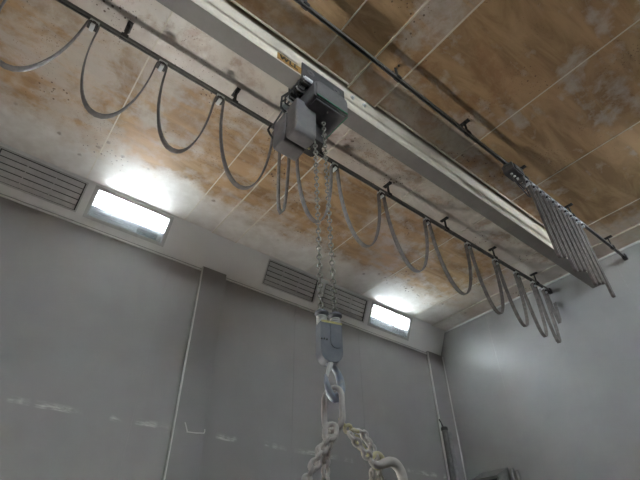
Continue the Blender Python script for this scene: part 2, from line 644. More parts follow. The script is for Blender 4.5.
def make_vent(x0, x1, side, label):
    f = cove_pt(side)
    t = thing('vent_grille', label, 'vent', f((x0 + x1) / 2, (VA + VB) / 2, -.05), 'vent grilles let into the coves')
    b = MB()
    e = .0006
    cbox(b, f, x0 + e, x1 - e, VA + .002, VB - .002, -.09, -.084)
    cbox(b, f, x0 + e, x0 + e + .003, VA + .002, VB - .002, -.084, -.001)
    cbox(b, f, x1 - e - .003, x1 - e, VA + .002, VB - .002, -.084, -.001)
    cbox(b, f, x0 + e, x1 - e, VA + .002, VA + .008, -.084, -.001)
    cbox(b, f, x0 + e, x1 - e, VB - .008, VB - .002, -.084, -.001)
    b.build('duct', M['ventdark'], t, 0)
    b = MB()
    w = .014
    cbox(b, f, x0 - w * MX, x1 + w * MX, VA - w, VA + .002, .0005, .007)
    cbox(b, f, x0 - w * MX, x1 + w * MX, VB - .002, VB + w, .0005, .007)
    cbox(b, f, x0 - w * MX, x0 + .002 * MX, VA + .002, VB - .002, .0005, .007)
    cbox(b, f, x1 - .002 * MX, x1 + w * MX, VA + .002, VB - .002, .0005, .007)
    b.build('frame', M['ventframe'], t, 0)
    n = 5
    h = (VB - VA) / n
    for i in range(n):
        b = MB()
        a = VA + h * i
        cs = [(a + .0105, -.014), (a + .0105, -.010), (a + h - .002, -.018), (a + h - .002, -.022)]
        lo = [b.bm.verts.new(f(x0 + .004, v, n_)) for v, n_ in cs]
        hi = [b.bm.verts.new(f(x1 - .004, v, n_)) for v, n_ in cs]
        for j in range(4):
            b.bm.faces.new((lo[j], lo[(j + 1) % 4], hi[(j + 1) % 4], hi[j]))
        b.bm.faces.new(lo[::-1])
        b.bm.faces.new(hi)
        b.build('slat', M['slat'], t, 0)
    for q in (.33, .66):
        b = MB()
        xx = x0 + (x1 - x0) * q
        cbox(b, f, xx - .0012, xx + .0012, VA + .004, VB - .004, -.05, -.018)
        b.build('cross_bar', M['slat'], t, 0)
    return t


LL = ['lit fluorescent light in the white cove, the larger one at left', 'lit fluorescent light in the cove near the right corner, beside a vent']
for (x0, x1), lb in zip(LAMPS, LL):
    make_lamp(x0, x1, 1, lb)
for (x0, x1), lb in zip(LAMPS, ['lit fluorescent light in the near cove, left one behind the viewer',
                                'lit fluorescent light in the near cove, right one behind the viewer']):
    make_lamp(x0, x1, -1, lb)
VL = ['pale vent grille in the cove, farthest left of all', 'pale vent grille in the cove just left of the larger light',
      'pale slatted vent grille in the cove left of the hoist chains', 'pale slatted vent grille behind the chains, beside the right light']
for (x0, x1), lb in zip(VENTS, VL):
    make_vent(x0, x1, 1, lb)
for (x0, x1), lb in zip(VENTS, ['vent grille in the near cove behind the viewer, first from the left', 'vent grille in the near cove behind the viewer, second from the left',
                                'vent grille in the near cove behind the viewer, third from the left', 'vent grille in the near cove behind the viewer, fourth from the left']):
    make_vent(x0, x1, -1, lb)

# low wall light under the left cove light, aimed up (it throws the rail shadows on the ceiling)
t = thing('wall_light', 'low wall-mounted uplight trough below the frame on the grey wall', 'light', P(.19, YF - .03, -.17))
UY, UZ = YF - .045, -.17
ud = V((0, -.62, .78))           # where it aims
us = V((0, .78, .62))            # across the trough


def U(x, a, c):
    o = P(x, UY, UZ)
    return o + us * a + ud * c


b = MB()
for a0, a1, c0, c1 in ((-.085, .085, -.075, -.068), (-.085, -.079, -.075, .055), (.079, .085, -.075, .085)):
    pts = [U(x, a, c) for x in (.05, .34) for a, c in ((a0, c0), (a1, c0), (a1, c1), (a0, c1))]
    vs4 = [b.bm.verts.new(p) for p in pts]
    for q in ((3, 2, 1, 0), (4, 5, 6, 7), (0, 1, 5, 4), (1, 2, 6, 5), (2, 3, 7, 6), (3, 0, 4, 7)):
        b.bm.faces.new([vs4[i_] for i_ in q])
for xe in (.049, .340):
    pts = [U(x, a, c) for x in (xe, xe + .0012) for a, c in ((-.085, -.075), (.085, -.075), (.085, .085), (-.085, .055))]
    vs4 = [b.bm.verts.new(p) for p in pts]
    for q in ((3, 2, 1, 0), (4, 5, 6, 7), (0, 1, 5, 4), (1, 2, 6, 5), (2, 3, 7, 6), (3, 0, 4, 7)):
        b.bm.faces.new([vs4[i_] for i_ in q])
b.build('housing', M['reflector'], t, 0)
b = MB()
b.cyl(U(.060, 0, -.03), U(.330, 0, -.03), .022, n=12)
b.build('fluorescent_tube', M['lowtube'], t)
b = MB()
b.bb(P(.18, YF - .024, -.225), P(.21, YF - .0005, -.205), .004)
b.build('wall_arm', M['black'], t)

# ------------------------------------------------------------------ ceiling joints
for xx in (-.28, .038, .357, .87, 1.165, 1.49):
    for ya, yb in ((2 * YM - CY, SL0), (SL1, CY)):
        b = MB()
        b.bb(P(xx - .0016, ya, .9988), P(xx + .0016, yb, 1.001), 0.001)
        struct(b.build('trim_%d' % k, M['caulk']), 'thin pale sealant joint across the stained ceiling', 'trim')
        k += 1
# raised cover strips between the bays, closing the slot beside the beam
for xa, xb in ((-.69, -.60), (.46, .557), (1.622, 1.7195)):
    for ya, yb in ((2 * YM - CY, SL0 + .006), (SL1 - .006, CY)):
        b = MB()
        b.bb(P(xa, ya, .9962), P(xb, yb, 1.001))
        st = struct(b.build('trim_%d' % k, M['ceil']), 'raised stained cover strip across the ceiling', 'trim')
        k += 1
        for xe in (xa, xb - .004):
            b = MB()
            b.bb(P(xe, ya, .9945), P(xe + .004, yb, .9965), 0.002)
            b.build('strip_edge', M['caulk'], st)
b = MB()
b.bb(P(X1 - .004, YN + .05, .988), P(X1, YF - .056, .9950), 0.002)
struct(b.build('trim_%d' % k, M['whitetrim']), 'white edge trim on top of the end wall', 'trim')
k += 1
b = MB()
b.bb(P(X0, SL0 - .004, .9968), P(.46, SL0, 1.0), 0.001)
b.bb(P(.557, SL0 - .004, .9968), P(1.62, SL0, 1.0), 0.001)
struct(b.build('trim_%d' % k, M['caulk']), 'pale bead along the ceiling slot', 'trim')
k += 1

# ------------------------------------------------------------------ crane beam
beam = thing('crane_beam', 'cream crane beam running below the slot in the stained ceiling', 'beam', P(.5, YM, .896))
BM = .4728
ZB = .896
half = [(.4518, .8965), (.4508, .8980), (.4505, .920), (.4512, .926), (.4535, .932), (.4590, .942), (.4618, .950), (.4625, .958), (.4625, 1.05)]
poly = half + [(2 * BM - y, z) for y, z in half[::-1]]
b = MB()
b.prism(poly, lambda u, v, w: P(w, u, v), X0 + .001, X1 - .001)
b.build('girder', M['beam'], beam, 50)
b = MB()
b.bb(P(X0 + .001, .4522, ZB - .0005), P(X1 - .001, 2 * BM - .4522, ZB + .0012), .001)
b.build('bottom_face', M['underface'], beam, 0)
for xx, zz in ((.480, .974), (.520, .976)):
    b = MB()
    b.cyl(P(xx, .4627, zz), P(xx, .4600, zz), .020, n=20)
    b.cyl(P(xx, .4600, zz), P(xx, .4570, zz), .013, n=6)
    b.build('bolt', M['zinc'], beam)
lp = MB()
lp.bb(P(.250, .4492, .8985), P(.330, .4504, .9215), 0.001)
pl = lp.build('load_plate', M['plate'], beam)
cu = bpy.data.curves.new('lettering', 'FONT')
cu.body = 'WLL'
cu.size = .074
cu.space_character = 1.15
cu.extrude = .0012
cu.offset = .0030
cu.align_x = 'LEFT'
cu.align_y = 'CENTER'
to = bpy.data.objects.new('lettering', cu)
C.objects.link(to)
dg = bpy.context.evaluated_depsgraph_get()
me = bpy.data.meshes.new_from_object(to.evaluated_get(dg))
bpy.data.objects.remove(to)
me.materials.clear()
me.materials.append(M['letter'])
tl = P(.256, .4489, .9100) - origin(beam)
for v in me.vertices:
    c = v.co.copy()
    v.co = V((tl.x + c.x * 1.08, tl.y - c.z, tl.z + c.y))
lo = bpy.data.objects.new('lettering', me)
C.objects.link(lo)
lo.parent = pl

# ------------------------------------------------------------------ festoon rails
RZ = .953
RH = .0055
BX = [-.297, -.0245, .248, .5205, .787, 1.06, 1.335, 1.614]


def c_rail(b, y, x0, x1, w=.030, h=.036, th=.004):
    o = P(0, y, RZ)
    pr = [(-w / 2, -h / 2), (-w / 2, h / 2), (w / 2, h / 2), (w / 2, -h / 2), (.008, -h / 2), (.008, -h / 2 + th),
          (w / 2 - th, -h / 2 + th), (w / 2 - th, h / 2 - th), (-w / 2 + th, h / 2 - th), (-w / 2 + th, -h / 2 + th),
          (-.008, -h / 2 + th), (-.008, -h / 2)]
    return b.prism(pr, lambda u, v, q: V((q * S, o.y + u, o.z + v)), x0, x1)


def bracket(parent, x, y):
    b = MB()
    c = P(x, y, 1)
    top = c.z
    low = P(x, y, RZ).z + .020
    b.bb((c.x - .022, c.y - .055, top - .012), (c.x + .022, c.y + .055, top), .003)
    b.bb((c.x - .014, c.y - .006, low), (c.x + .014, c.y + .006, top - .010), .002)
    b.bb((c.x - .028, c.y - .024, low - .030), (c.x + .028, c.y + .024, low + .006), .003)
    for s in (-1, 1):
        b.cyl((c.x, c.y + s * .038, top - .012), (c.x, c.y + s * .038, top - .022), .010, n=6)
    b.build('bracket', M['black'], parent)


R1Y, R2Y = .642, .347
for ry, lb in ((R1Y, 'long dark festoon rail hung under the ceiling with spread-out cable loops'),
               (R2Y, 'thin dark festoon rail right of the cream beam, with bunched cables')):
    t = thing('festoon_rail', lb, 'rail', P(.5, ry, RZ), 'festoon rails under the ceiling')
    b = MB()
    c_rail(b, ry, X0 + .001, X1 - .002)
    b.build('track', M['dark'], t)
    for x in BX:
        bracket(t, x, ry)
    for x in (X0 + .012, X1 - .014):
        b = MB()
        b.box(P(x, ry, RZ - .001), (.06, .050, .075), None, .005)
        b.build('end_stop', M['black'], t)


# festoon trolley prototype at origin (origin = bottom of rail)
def trolley_mesh(parent):
    b = MB()
    b.box((0, 0, -.030), (.046, .020, .046), None, .003)
    b.box((0, -.018, -.036), (.070, .014, .052), None, .004)
    b.box((0, .018, -.036), (.070, .014, .052), None, .004)
    for sx in (-.015, .015):
        for sz in (-.024, -.044):
            b.cyl((sx, -.030, sz), (sx, -.024, sz), .0048, n=6)
    b.build('body', M['zinc'], parent)
    for sx in (-.017, .017):
        b = MB()
        b.cyl((sx, -.012, .016), (sx, .012, .016), .011, n=14)
        b.cyl((sx, -.006, .016), (sx, -.006, -.012), .004, n=8)
        b.build('wheel', M['black'], parent)
    b = MB()
    n = 12
    pr = [(.036 * math.cos(PI * i / n), .036 * math.sin(PI * i / n) - .072) for i in range(n + 1)]
    b.prism(pr, lambda u, v, w: V((u, w, v)), -.030, .030)
    b.build('saddle', M['black'], parent)
    b = MB()
    b.box((0, 0, -.083), (.030, .066, .022), None, .004)
    b.build('clamp', M['zinc'], parent)


def loop_path(xa, xb, y, ztop, zbot, n=44):
    """hanging cable, deep catenary between two saddles, in metres"""
    h = (xb - xa) / 2
    sag = ztop - zbot
    lo, hi = 1e-3, 5.0
    if h < .03:
        # tightly bunched: hairpin
        pts = []
        r = h
        for i in range(8):
            pts.append(V((xa, y, ztop + (zbot + r - ztop) * i / 8)))
        for i in range(9):
            a = PI + PI * i / 8
            pts.append(V((xa + h + r * math.cos(a), y, zbot + r + r * math.sin(a))))
        for i in range(1, 9):
            pts.append(V((xb, y, zbot + r + (ztop - zbot - r) * i / 8)))
        return pts
    for _ in range(60):
        c = (lo + hi) / 2
        try:
            s = c * (math.cosh(h / c) - 1)
        except OverflowError:
            s = 1e9
        if s > sag:
            lo = c
        else:
            hi = c
    pts = []
    # even spacing by arc length
    L = c * math.sinh(h / c)
    for i in range(n + 1):
        s = -L + 2 * L * i / n
        u = c * math.asinh(s / c)
        pts.append(V(((xa + xb) / 2 + u, y, zbot + c * (math.cosh(u / c) - 1))))
    # a stiff cable opens wider at the bottom than a chain
    for p in pts:
        q = (p.z - zbot) / sag
        p.x += (p.x - (xa + xb) / 2) * .07 * math.sin(PI * min(1, q * 1.0))
    return pts


def flat_prof(w, t, n=4):
    pr = []
    for cx, a0 in ((w / 2 - t / 2, -PI / 2), (-w / 2 + t / 2, PI / 2)):
        for i in range(n + 1):
            a = a0 + PI * i / n
            pr.append((cx + t / 2 * math.cos(a), t / 2 * math.sin(a)))
    return pr


def festoon(y, xs, zbots, labels, cable_label, grp, first_in, last_out, cw=.046, ct=.011):
    zr = P(0, y, RZ).z - .020
    proto = None
    for i, x in enumerate(xs):
        if proto is None:
            proto = thing('festoon_trolley', labels[i], 'trolley', (0, 0, 0), grp)
            trolley_mesh(proto)
            o = proto
        else:
            o = copy_tree(proto)
            o['label'] = labels[i]
        o.location = (x * S, y * S, zr)
    cab = thing('festoon_cable', cable_label, 'cable', (xs[0] * S, y * S, zr - .1))
    pr = flat_prof(cw, ct)
    zs = zr - .072
    rs = .036 + ct / 2 + .001

    def over(xc, a0=PI, a1=0.0, n=8):
        return [V((xc * S + rs * math.cos(a0 + (a1 - a0) * i / n), y * S, zs + rs * math.sin(a0 + (a1 - a0) * i / n)))
                for i in range(n + 1)]
    for i in range(len(xs) - 1):
        xa, xb = xs[i] * S + rs, xs[i + 1] * S - rs
        if xb - xa < .02:
            m = (xa + xb) / 2
            xa, xb = m - .018, m + .018
        pts = loop_path(xa, xb, y * S, zs, zbots[i])
        path = over(xs[i], PI / 2, 0)[:-1] + pts + over(xs[i + 1], PI, PI / 2)[1:]
        b = MB()
        b.sweep(path, pr, up=(0, 1, 0))
        b.build('cable_loop', M['cable'], cab, 50)
    for ends in (first_in, last_out):
        if ends:
            b = MB()
            b.sweep(ends(over), pr, up=(0, 1, 0))
            b.build('cable_loop', M['cable'], cab, 50)
    return cab


xs1 = [-.232, -.083, .066, .210, .376, .428, .568, .750, .954, 1.166, 1.326, 1.461, 1.575, 1.655]
zb1 = [CZ + S * q for q in (.70, .692, .698, .689, .672, .698, .699, .700, .703, .697, .697, .695, .70)]
names1 = ['small galvanised cable trolley on the long rail at the far left, outside the first loop',
          'galvanised cable trolley on the long rail, leftmost one visible near the picture edge',
          'galvanised cable trolley on the long rail, second from the left',
          'galvanised cable trolley on the long rail, last one left of the hoist',
          'cable trolley behind the grey hoist, at the end of its tow arm',
          'cable trolley on the long rail behind the hoist, just right of the tow arm',
          'cable trolley on the long rail, first one right of the hoist chains',
          'cable trolley on the long rail, second one right of the hoist chains',
          'cable trolley on the long rail, third one right of the hoist chains',
          'cable trolley on the long rail, fourth one right of the hoist chains',
          'cable trolley on the long rail, fifth one right of the hoist chains',
          'cable trolley on the long rail, sixth one right of the hoist chains',
          'cable trolley on the long rail, seventh one right of the hoist chains',
          'cable trolley on the long rail, last one by the pale end wall']
festoon(R1Y, xs1, zb1, names1, 'grey flat cable hanging in wide loops from the long festoon rail', 'cable trolleys on the long rail',
        lambda ov: [V(((-.232 - .12) * S, R1Y * S, CZ + S * .72)), V(((-.232 - .05) * S, R1Y * S, CZ + S * .76)), V(((-.232 - .02) * S, R1Y * S, CZ + S * .86))] + ov(-.232, PI, PI / 2),
        lambda ov: ov(1.655, PI / 2, 0) + [V((1.672 * S, R1Y * S, CZ + S * .86)), V((1.685 * S, R1Y * S, CZ + S * .80)), V((1.70 * S, R1Y * S, CZ + S * .82)), V((1.712 * S, R1Y * S, CZ + S * .90))])

xs2 = [1.052 + .0355 * i for i in range(10)]
zb2 = [CZ + S * (.672 + .018 * math.sin(i * 2.1)) for i in range(9)]
ordn = ['first', 'second', 'third', 'fourth', 'fifth', 'sixth', 'seventh', 'eighth', 'ninth', 'tenth']
names2 = ['dark cable trolley bunched on the thin rail, %s from the junction box' % q for q in ordn]
festoon(R2Y, xs2, zb2, names2, 'grey flat cable bunched in tight loops under the thin rail at right', 'bunched cable trolleys on the thin rail',
        lambda ov: [P(1.012, R2Y, .905), P(1.022, R2Y, .89), P(1.030, R2Y, .905)] + ov(1.052, PI, PI / 2), None, .032, .013)

# junction / tow box on the thin rail
t = thing('tow_trolley', 'dark tow trolley with a junction box at the head of the bunched cables', 'trolley', P(.99, R2Y, .94))
b = MB()
b.box(P(.985, R2Y, .934), (.17, .12, .10), None, .008)
b.build('junction_box', M['hoistdark'], t)
b = MB()
b.box(P(.985, R2Y - .0172, .934), (.14, .012, .075), None, .003)
b.build('cover', M['black'], t)
b = MB()
b.bb(P(.955, R2Y - .009, .943), P(1.022, R2Y + .009, .948), .002)
b.bb(P(1.012, R2Y - .012, .915), P(1.020, R2Y + .012, .940), .002)
b.bb(P(.960, R2Y - .016, .925), P(.966, R2Y + .016, .950), .002)
b.build('tow_plate', M['dark'], t)
for x in (.965, 1.005):
    b = MB()
    b.cyl(P(x, R2Y - .004, .955), P(x, R2Y + .004, .955), .010, n=14)
    b.build('wheel', M['black'], t)
for dx in (.0, .015, .03):
    b = MB()
    b.cyl(P(.972 + dx, R2Y, .925), P(.972 + dx, R2Y, .916), .012, n=10)
    b.build('cable_gland', M['zinc'], t)
b = MB()
b.tube([P(.972, R2Y, .917), P(.972, R2Y, .89), P(.985, R2Y - .005, .865), P(1.01, R2Y - .006, .85), P(1.03, R2Y - .004, .86), P(1.036, R2Y, .90)], .006, 8)
b.build('lead', M['thincable'], t)
b = MB()
b.tube([P(.988, R2Y, .917), P(.99, R2Y, .895), P(1.005, R2Y - .003, .88), P(1.02, R2Y, .90)], .006, 8)
b.build('lead', M['thincable'], t)

# ------------------------------------------------------------------ hoist
h = thing('chain_hoist', 'grey electric chain hoist on its trolley under the cream beam', 'hoist', P(.39, YM, .909))
for yy0, yy1 in ((.4462, .4500), (2 * BM - .4500, 2 * BM - .4462)):
    b = MB()
    b.bb(P(.313, yy0, .880), P(.438, yy1, .944), .006)
    b.build('trolley_plate', M['hoistdark'], h)
for x in (.338, .412):
    b = MB()
    b.cyl(P(x, .4500, .921), P(x, .4455, .921), .036, n=24)
    b.cyl(P(x, .4455, .921), P(x, .4440, .921), .014, n=6)
    b.build('wheel_hub', M['hoist'], h)
# trolley end frame with rollers and cable glands
b = MB()
b.bb(P(.316, .447, .882), P(.324, .503, .894), .004)
b.bb(P(.428, .447, .882), P(.436, .503, .894), .004)
b.build('trolley_frame', M['black'], h)
for yy, dz in ((.449, .0), (.4715, -.003), (.5055, -.006), (.531, -.006)):
    b = MB()
    a = P(.333, yy, .888 + dz)
    b.cyl(a + V((-.045, 0, .0)), a + V((.03, 0, 0)), .024, n=14)
    b.cyl(a + V((-.060, 0, .0)), a + V((-.045, 0, 0)), .016, n=10)
    b.build('cable_gland', M['zinc'], h)
b = MB()
for i in range(5):
    y0 = .452 + .017 * i
    b.tube([P(.322, y0, .893), P(.313, y0 + .006, .882), P(.318, y0 + .014, .872), P(.334, y0 + .018, .878), P(.342, y0 + .010, .89)], .008, 8)
b.tube([P(.318, .50, .895), P(.308, .515, .885), P(.316, .53, .872), P(.335, .535, .86)], .009, 8)
b.build('control_lead', M['thincable'], h)


def round_prism(b, x0, x1, y0, y1, z0, z1, bev):
    return b.bb(P(x0, y0, z0), P(x1, y1, z1), bev)


# control box: rounded outer face, flat dark underside, green seal line
b = MB()
pr = []
xa, xb, za, zb = .3405, .4365, .833, .893
rr = .018
for cx, cz, a0 in ((xb - rr, za + .006, -PI / 2), (xb - rr, zb - rr, 0), (xa + rr, zb - rr, PI / 2), (xa + .006, za + .006, PI)):
    r = rr if cz > .85 else .006
    cxx = cx if cz > .85 else (xb - .006 if cx > .4 else xa + .006)
    for i in range(5):
        a = a0 + PI / 2 * i / 4
        pr.append((cxx + r * math.cos(a), cz + r * math.sin(a)))
b.prism(pr, lambda u, v, w: P(u, w, v), .434, .548)
bmesh.ops.bevel(b.bm, geom=[e for e in b.bm.edges if abs(e.verts[0].co.y - e.verts[1].co.y) < 1e-4], offset=.014, segments=3, affect='EDGES')
b.build('control_box', M['hoist'], h, 50)
b = MB()
b.bb(P(.346, .4335, .8345), P(.432, .4350, .8375), .001)
b.build('seal_strip', M['green'], h)
b = MB()
b.bb(P(.4345, .440, .8345), P(.4370, .544, .8375), .001)
b.build('seal_strip', M['green'], h)
b = MB()
b.bb(P(.350, .442, .8300), P(.430, .542, .8335), .004)
b.build('base_plate', M['hoist'], h)
for (x, y) in ((.415, .500), (.424, .520), (.39, .455)):
    b = MB()
    b.cyl(P(x, y, .8305), P(x, y, .8275), .006, n=8)
    b.build('bolt', M['zinc'], h)


def cover(name, x0, x1, y0, y1, z0, z1, cham_x, cham_z, mat):
    """cast motor cover with chamfered lower edges"""
    b = MB()
    pr = [(y0, z1), (y0, z0 + cham_z), (y0 + cham_z * .55, z0), (y1 - cham_z * .35, z0), (y1, z0 + cham_z), (y1, z1)]
    b.prism(pr, lambda u, v, w: P(w, u, v), x0, x1)
    es = [e for e in b.bm.edges if abs(e.verts[0].co.x - e.verts[1].co.x) < 1e-4 or True]
    bmesh.ops.bevel(b.bm, geom=es, offset=cham_x * S, segments=3, profile=.6, affect='EDGES')
    return b.build(name, mat, h, 40)


cover('motor_cover', .3195, .3735, .4720, .5105, .740, .846, .0050, .010, M['hoist'])
cover('gear_cover', .3180, .3770, .5125, .5600, .748, .838, .0050, .014, M['hoist'])
b = MB()
b.bb(P(.325, .5095, .752), P(.371, .5135, .835), .002)
b.build('gasket', M['black'], h)
# hoist body between the covers and the chain outlet
b = MB()
b.bb(P(.3740, .494, .775), P(.415, .540, .831), .012)
b.bb(P(.374, .498, .757), P(.402, .530, .778), .008)
b.build('gear_case', M['black'], h)
b = MB()
b.bb(P(.372, .474, .744), P(.392, .500, .760), .004)
b.build('chain_guide', M['black'], h)
for p_ in ((.376, .503, .744), (.386, .490, .747), (.407, .494, .800), (.394, .490, .768)):
    b = MB()
    b.sphere(P(*p_), .011, (1, 1, .8), 10)
    b.build('bolt', M['yellow'] if p_[2] < .746 else M['zinc'], h)
# arm that tows the cable trolley, and its lead
b = MB()
b.tube([P(.332, .508, .897), P(.338, .545, .910), P(.358, .640, .9405)], .009, 8)
b.build('tow_arm', M['black'], h)

b = MB()
b.tube([P(.352, .634, .940), P(.347, .638, .922), P(.351, .632, .90), P(.362, .62, .87), P(.368, .595, .845), P(.360, .565, .838)], .010, 8)
tag(recenter(b.build('hoist_lead', M['thincable'])), 'thin black lead drooping from the long rail into the back of the hoist', 'cable')

# ------------------------------------------------------------------ chains


def link_mesh(name, pitch, wire, width, mat, n=8):
    """stadium link lying in local XZ (length along Z)"""
    r = (width - wire) / 2
    s = (pitch + wire) / 2 - wire / 2 - r
    s = max(s, 0.0)
    pts = []
    for i in range(7):
        a = PI * i / 6
        pts.append(V((r * math.cos(a), 0, s + r * math.sin(a))))
    for i in range(7):
        a = PI + PI * i / 6
        pts.append(V((r * math.cos(a), 0, -s + r * math.sin(a))))
    b = MB()
    b.tube(pts, wire / 2, n, closed=True, up=(0, 1, 0))
    o = b.build(name, mat)
    me = o.data
    bpy.data.objects.remove(o)
    return me


def run_chain(parent, path, pitch, me, name='chain_link', twist=.6, start=0, maxn=999):
    path = [V(p) for p in path]
    seg = [(path[i + 1] - path[i]).length for i in range(len(path) - 1)]
    L = sum(seg)
    n = min(int(L / pitch), maxn)
    off = origin(parent)
    for i in range(n):
        d = (i + .5) * pitch
        j = 0
        while j < len(seg) - 1 and d > seg[j]:
            d -= seg[j]
            j += 1
        t = (path[j + 1] - path[j]).normalized()
        p = path[j] + t * d
        q = t.to_track_quat('Z', 'Y')
        q = q @ Quaternion((0, 0, 1), twist + (PI / 2 if (i + start) % 2 else 0))
        o = bpy.data.objects.new(name, me)
        C.objects.link(o)
        o.parent = parent
        o.location = p - off
        o.rotation_mode = 'QUATERNION'
        o.rotation_quaternion = q
    return n


BL = V((1.448, 1.745, 0))         # plumb line of the hook block
ZT = CZ + 1.228                   # top of the block's collars
wd = V((.966, -.26, 0)).normalized()      # along the block's face
nd = V((-wd.y, wd.x, 0)) * -1     # towards the viewer
c_l = BL - wd * .044
c_r = BL + wd * .044
lc = thing('load_chain', 'steel load chain in two falls from the grey hoist to the hook block', 'chain', (1.43, 1.745, CZ + 1.9))
lm = link_mesh('load_link', .0340, .0106, .0365, M['chain'])
topL = V((1.362, 1.745, CZ + 2.735))
topR = V((1.440, 1.733, CZ + 3.015))
n1 = run_chain(lc, [V((c_l.x, c_l.y, ZT - .02)), topL], .0340, lm, twist=.5)
n2 = run_chain(lc, [V((c_r.x, c_r.y, ZT - .04)), topR], .0340, lm, twist=.9)

# hook block
hb = thing('hook_block', 'blue-grey hook block with a faded yellow top edge hanging on the chains', 'hook block', V((BL.x, BL.y, CZ + .945)))
rot = Matrix((wd, nd, V((0, 0, 1)))).transposed()


def L(u, n, z):
    return V((BL.x, BL.y, 0)) + wd * u + nd * n + V((0, 0, CZ + z))


b = MB()
pr = [(-.065, 1.178), (-.065, 1.01)]
for i in range(7):
    a = PI + PI / 2 * i / 6
    pr.append((-.065 + .058 + .058 * math.cos(a), .948 + .058 + .058 * math.sin(a)))
for i in range(7):
    a = -PI / 2 + PI / 2 * i / 6
    pr.append((.065 - .058 + .058 * math.cos(a), .948 + .058 + .058 * math.sin(a)))
pr += [(.065, 1.178)]
b.prism(pr, lambda u, v, w: L(u, w, v), -.036, .036)
bmesh.ops.bevel(b.bm, geom=list(b.bm.edges), offset=.009, segments=2, affect='EDGES', clamp_overlap=True)
b.build('shell', M['block'], hb, 40)
b = MB()
b.prism([(-.060, 1.171), (.064, 1.171), (.064, 1.183), (-.060, 1.183)], lambda u, v, w: L(u, w, v), .0330, .0395)
b.prism([(-.02, 1.1765), (.064, 1.1765), (.064, 1.1830), (-.02, 1.1830)], lambda u, v, w: L(u, w, v), -.02, .0335)
b.build('top_edge', M['yellow'], hb, 40)
b = MB()
pr = [(-.008, 1.168), (-.008, 1.065)]
for i in range(9):
    a = PI + PI * i / 8
    pr.append((0.026 + .034 * math.cos(a), 1.062 + .036 * math.sin(a)))
pr += [(.060, 1.168)]
b.prism(pr, lambda u, v, w: L(u, w, v), .034, .0415)
b.build('cover_plate', M['block'], hb, 40)
b = MB()
for u, z in ((-.06, 1.07), (-.045, 1.072), (-.03, 1.07)):
    b.cyl(L(u, .034, z), L(u, .040, z), .005, n=8)
b.build('rivet', M['black'], hb)
for cc in (-.042, .042):
    b = MB()
    for i in range(4):
        z = 1.183 + i * .012
        r = .026
        b.tube([L(cc, 0, z) + V((r * math.cos(2 * PI * k_ / 16), r * math.sin(2 * PI * k_ / 16), 0)) for k_ in range(16)], .0048, 8, closed=True)
    b.build('spring', M['zinc'], hb)
    b = MB()
    b.lathe([(.014, 1.226), (.030, 1.228), (.040, 1.238), (.040, 1.248), (.028, 1.258), (.014, 1.260)], V((BL.x, BL.y, CZ)) + wd * cc, 20)
    b.build('chain_collar', M['block'], hb)

# hook, lying in a plane turned a little from the view
hd = V((.98, .15, 0)).normalized()


def H(u, z, n=0.0):
    return V((BL.x + .012, BL.y, CZ + z)) + hd * (u * .96) + V((hd.y, -hd.x, 0)) * n


b = MB()
pth = [(-.004, .965), (.004, .950), (.044, .920), (.070, .878), (.072, .832), (.046, .788), (.006, .776), (-.030, .808), (-.046, .850), (-.046, .884)]
sc = [.85, .95, 1.15, 1.3, 1.4, 1.4, 1.3, 1.05, .8, .5]
# smooth the path
fine, fs = [], []
for i in range(len(pth) - 1):
    p0, p1, p2, p3 = (V((*pth[max(0, min(len(pth) - 1, i + d))], 0)) for d in (-1, 0, 1, 2))
    for s_ in range(4):
        t_ = s_ / 4
        q = .5 * ((2 * p1) + (-p0 + p2) * t_ + (2 * p0 - 5 * p1 + 4 * p2 - p3) * t_ ** 2 + (-p0 + 3 * p1 - 3 * p2 + p3) * t_ ** 3)
        fine.append(H(q.x, q.y))
        fs.append(sc[i] + (sc[i + 1] - sc[i]) * t_)
fine.append(H(*pth[-1]))
fs.append(sc[-1])
b.tube(fine, .0165, 12, scales=fs)
b.cyl(H(-.005, .975), H(-.005, .945), .028, n=18)
hk = b.build('hook', M['hook'], hb, 60)
b = MB()
b.tube([H(-.022, .948, .014), H(-.032, .920, .012), H(-.042, .892, .008), H(-.044, .872, .004)], .0100, 8, scales=[1.5, 1.4, 1.0, .7])
b.build('safety_latch', M['whitetrim'], hk)

# ------------------------------------------------------------------ chain sling


def ring_path(c, ax, up, w, hgt, n=10):
    pts = []
    r = w / 2
    s = hgt / 2 - r
    for i in range(n + 1):
        a = PI * i / n
        pts.append(c + ax * r * math.cos(a) + up * (s + r * math.sin(a)))
    for i in range(n + 1):
        a = PI + PI * i / n
        pts.append(c + ax * r * math.cos(a) + up * (-s + r * math.sin(a)))
    return pts


RC = V((1.466, 1.750, CZ + .722))
ax = V((.18, -.985, 0)).normalized()
up = V((0, 0, 1))
b = MB()
b.tube(ring_path(RC, ax, up, .118, .210, 10), .0148, 12, closed=True)
mr = b.build('master_link', M['dustchain'])
recenter(mr)
tag(mr, 'large oval dust-grey ring hanging in the crane hook', 'ring', )

PW, WW, WD = .040, .0178, .052
sm = link_mesh('sling_link', PW, WW, WD, M['dustchain'])
sy = link_mesh('sling_link_yellow', PW, WW, WD, M['yellowchain'])
g = V((0, -.02, 0))

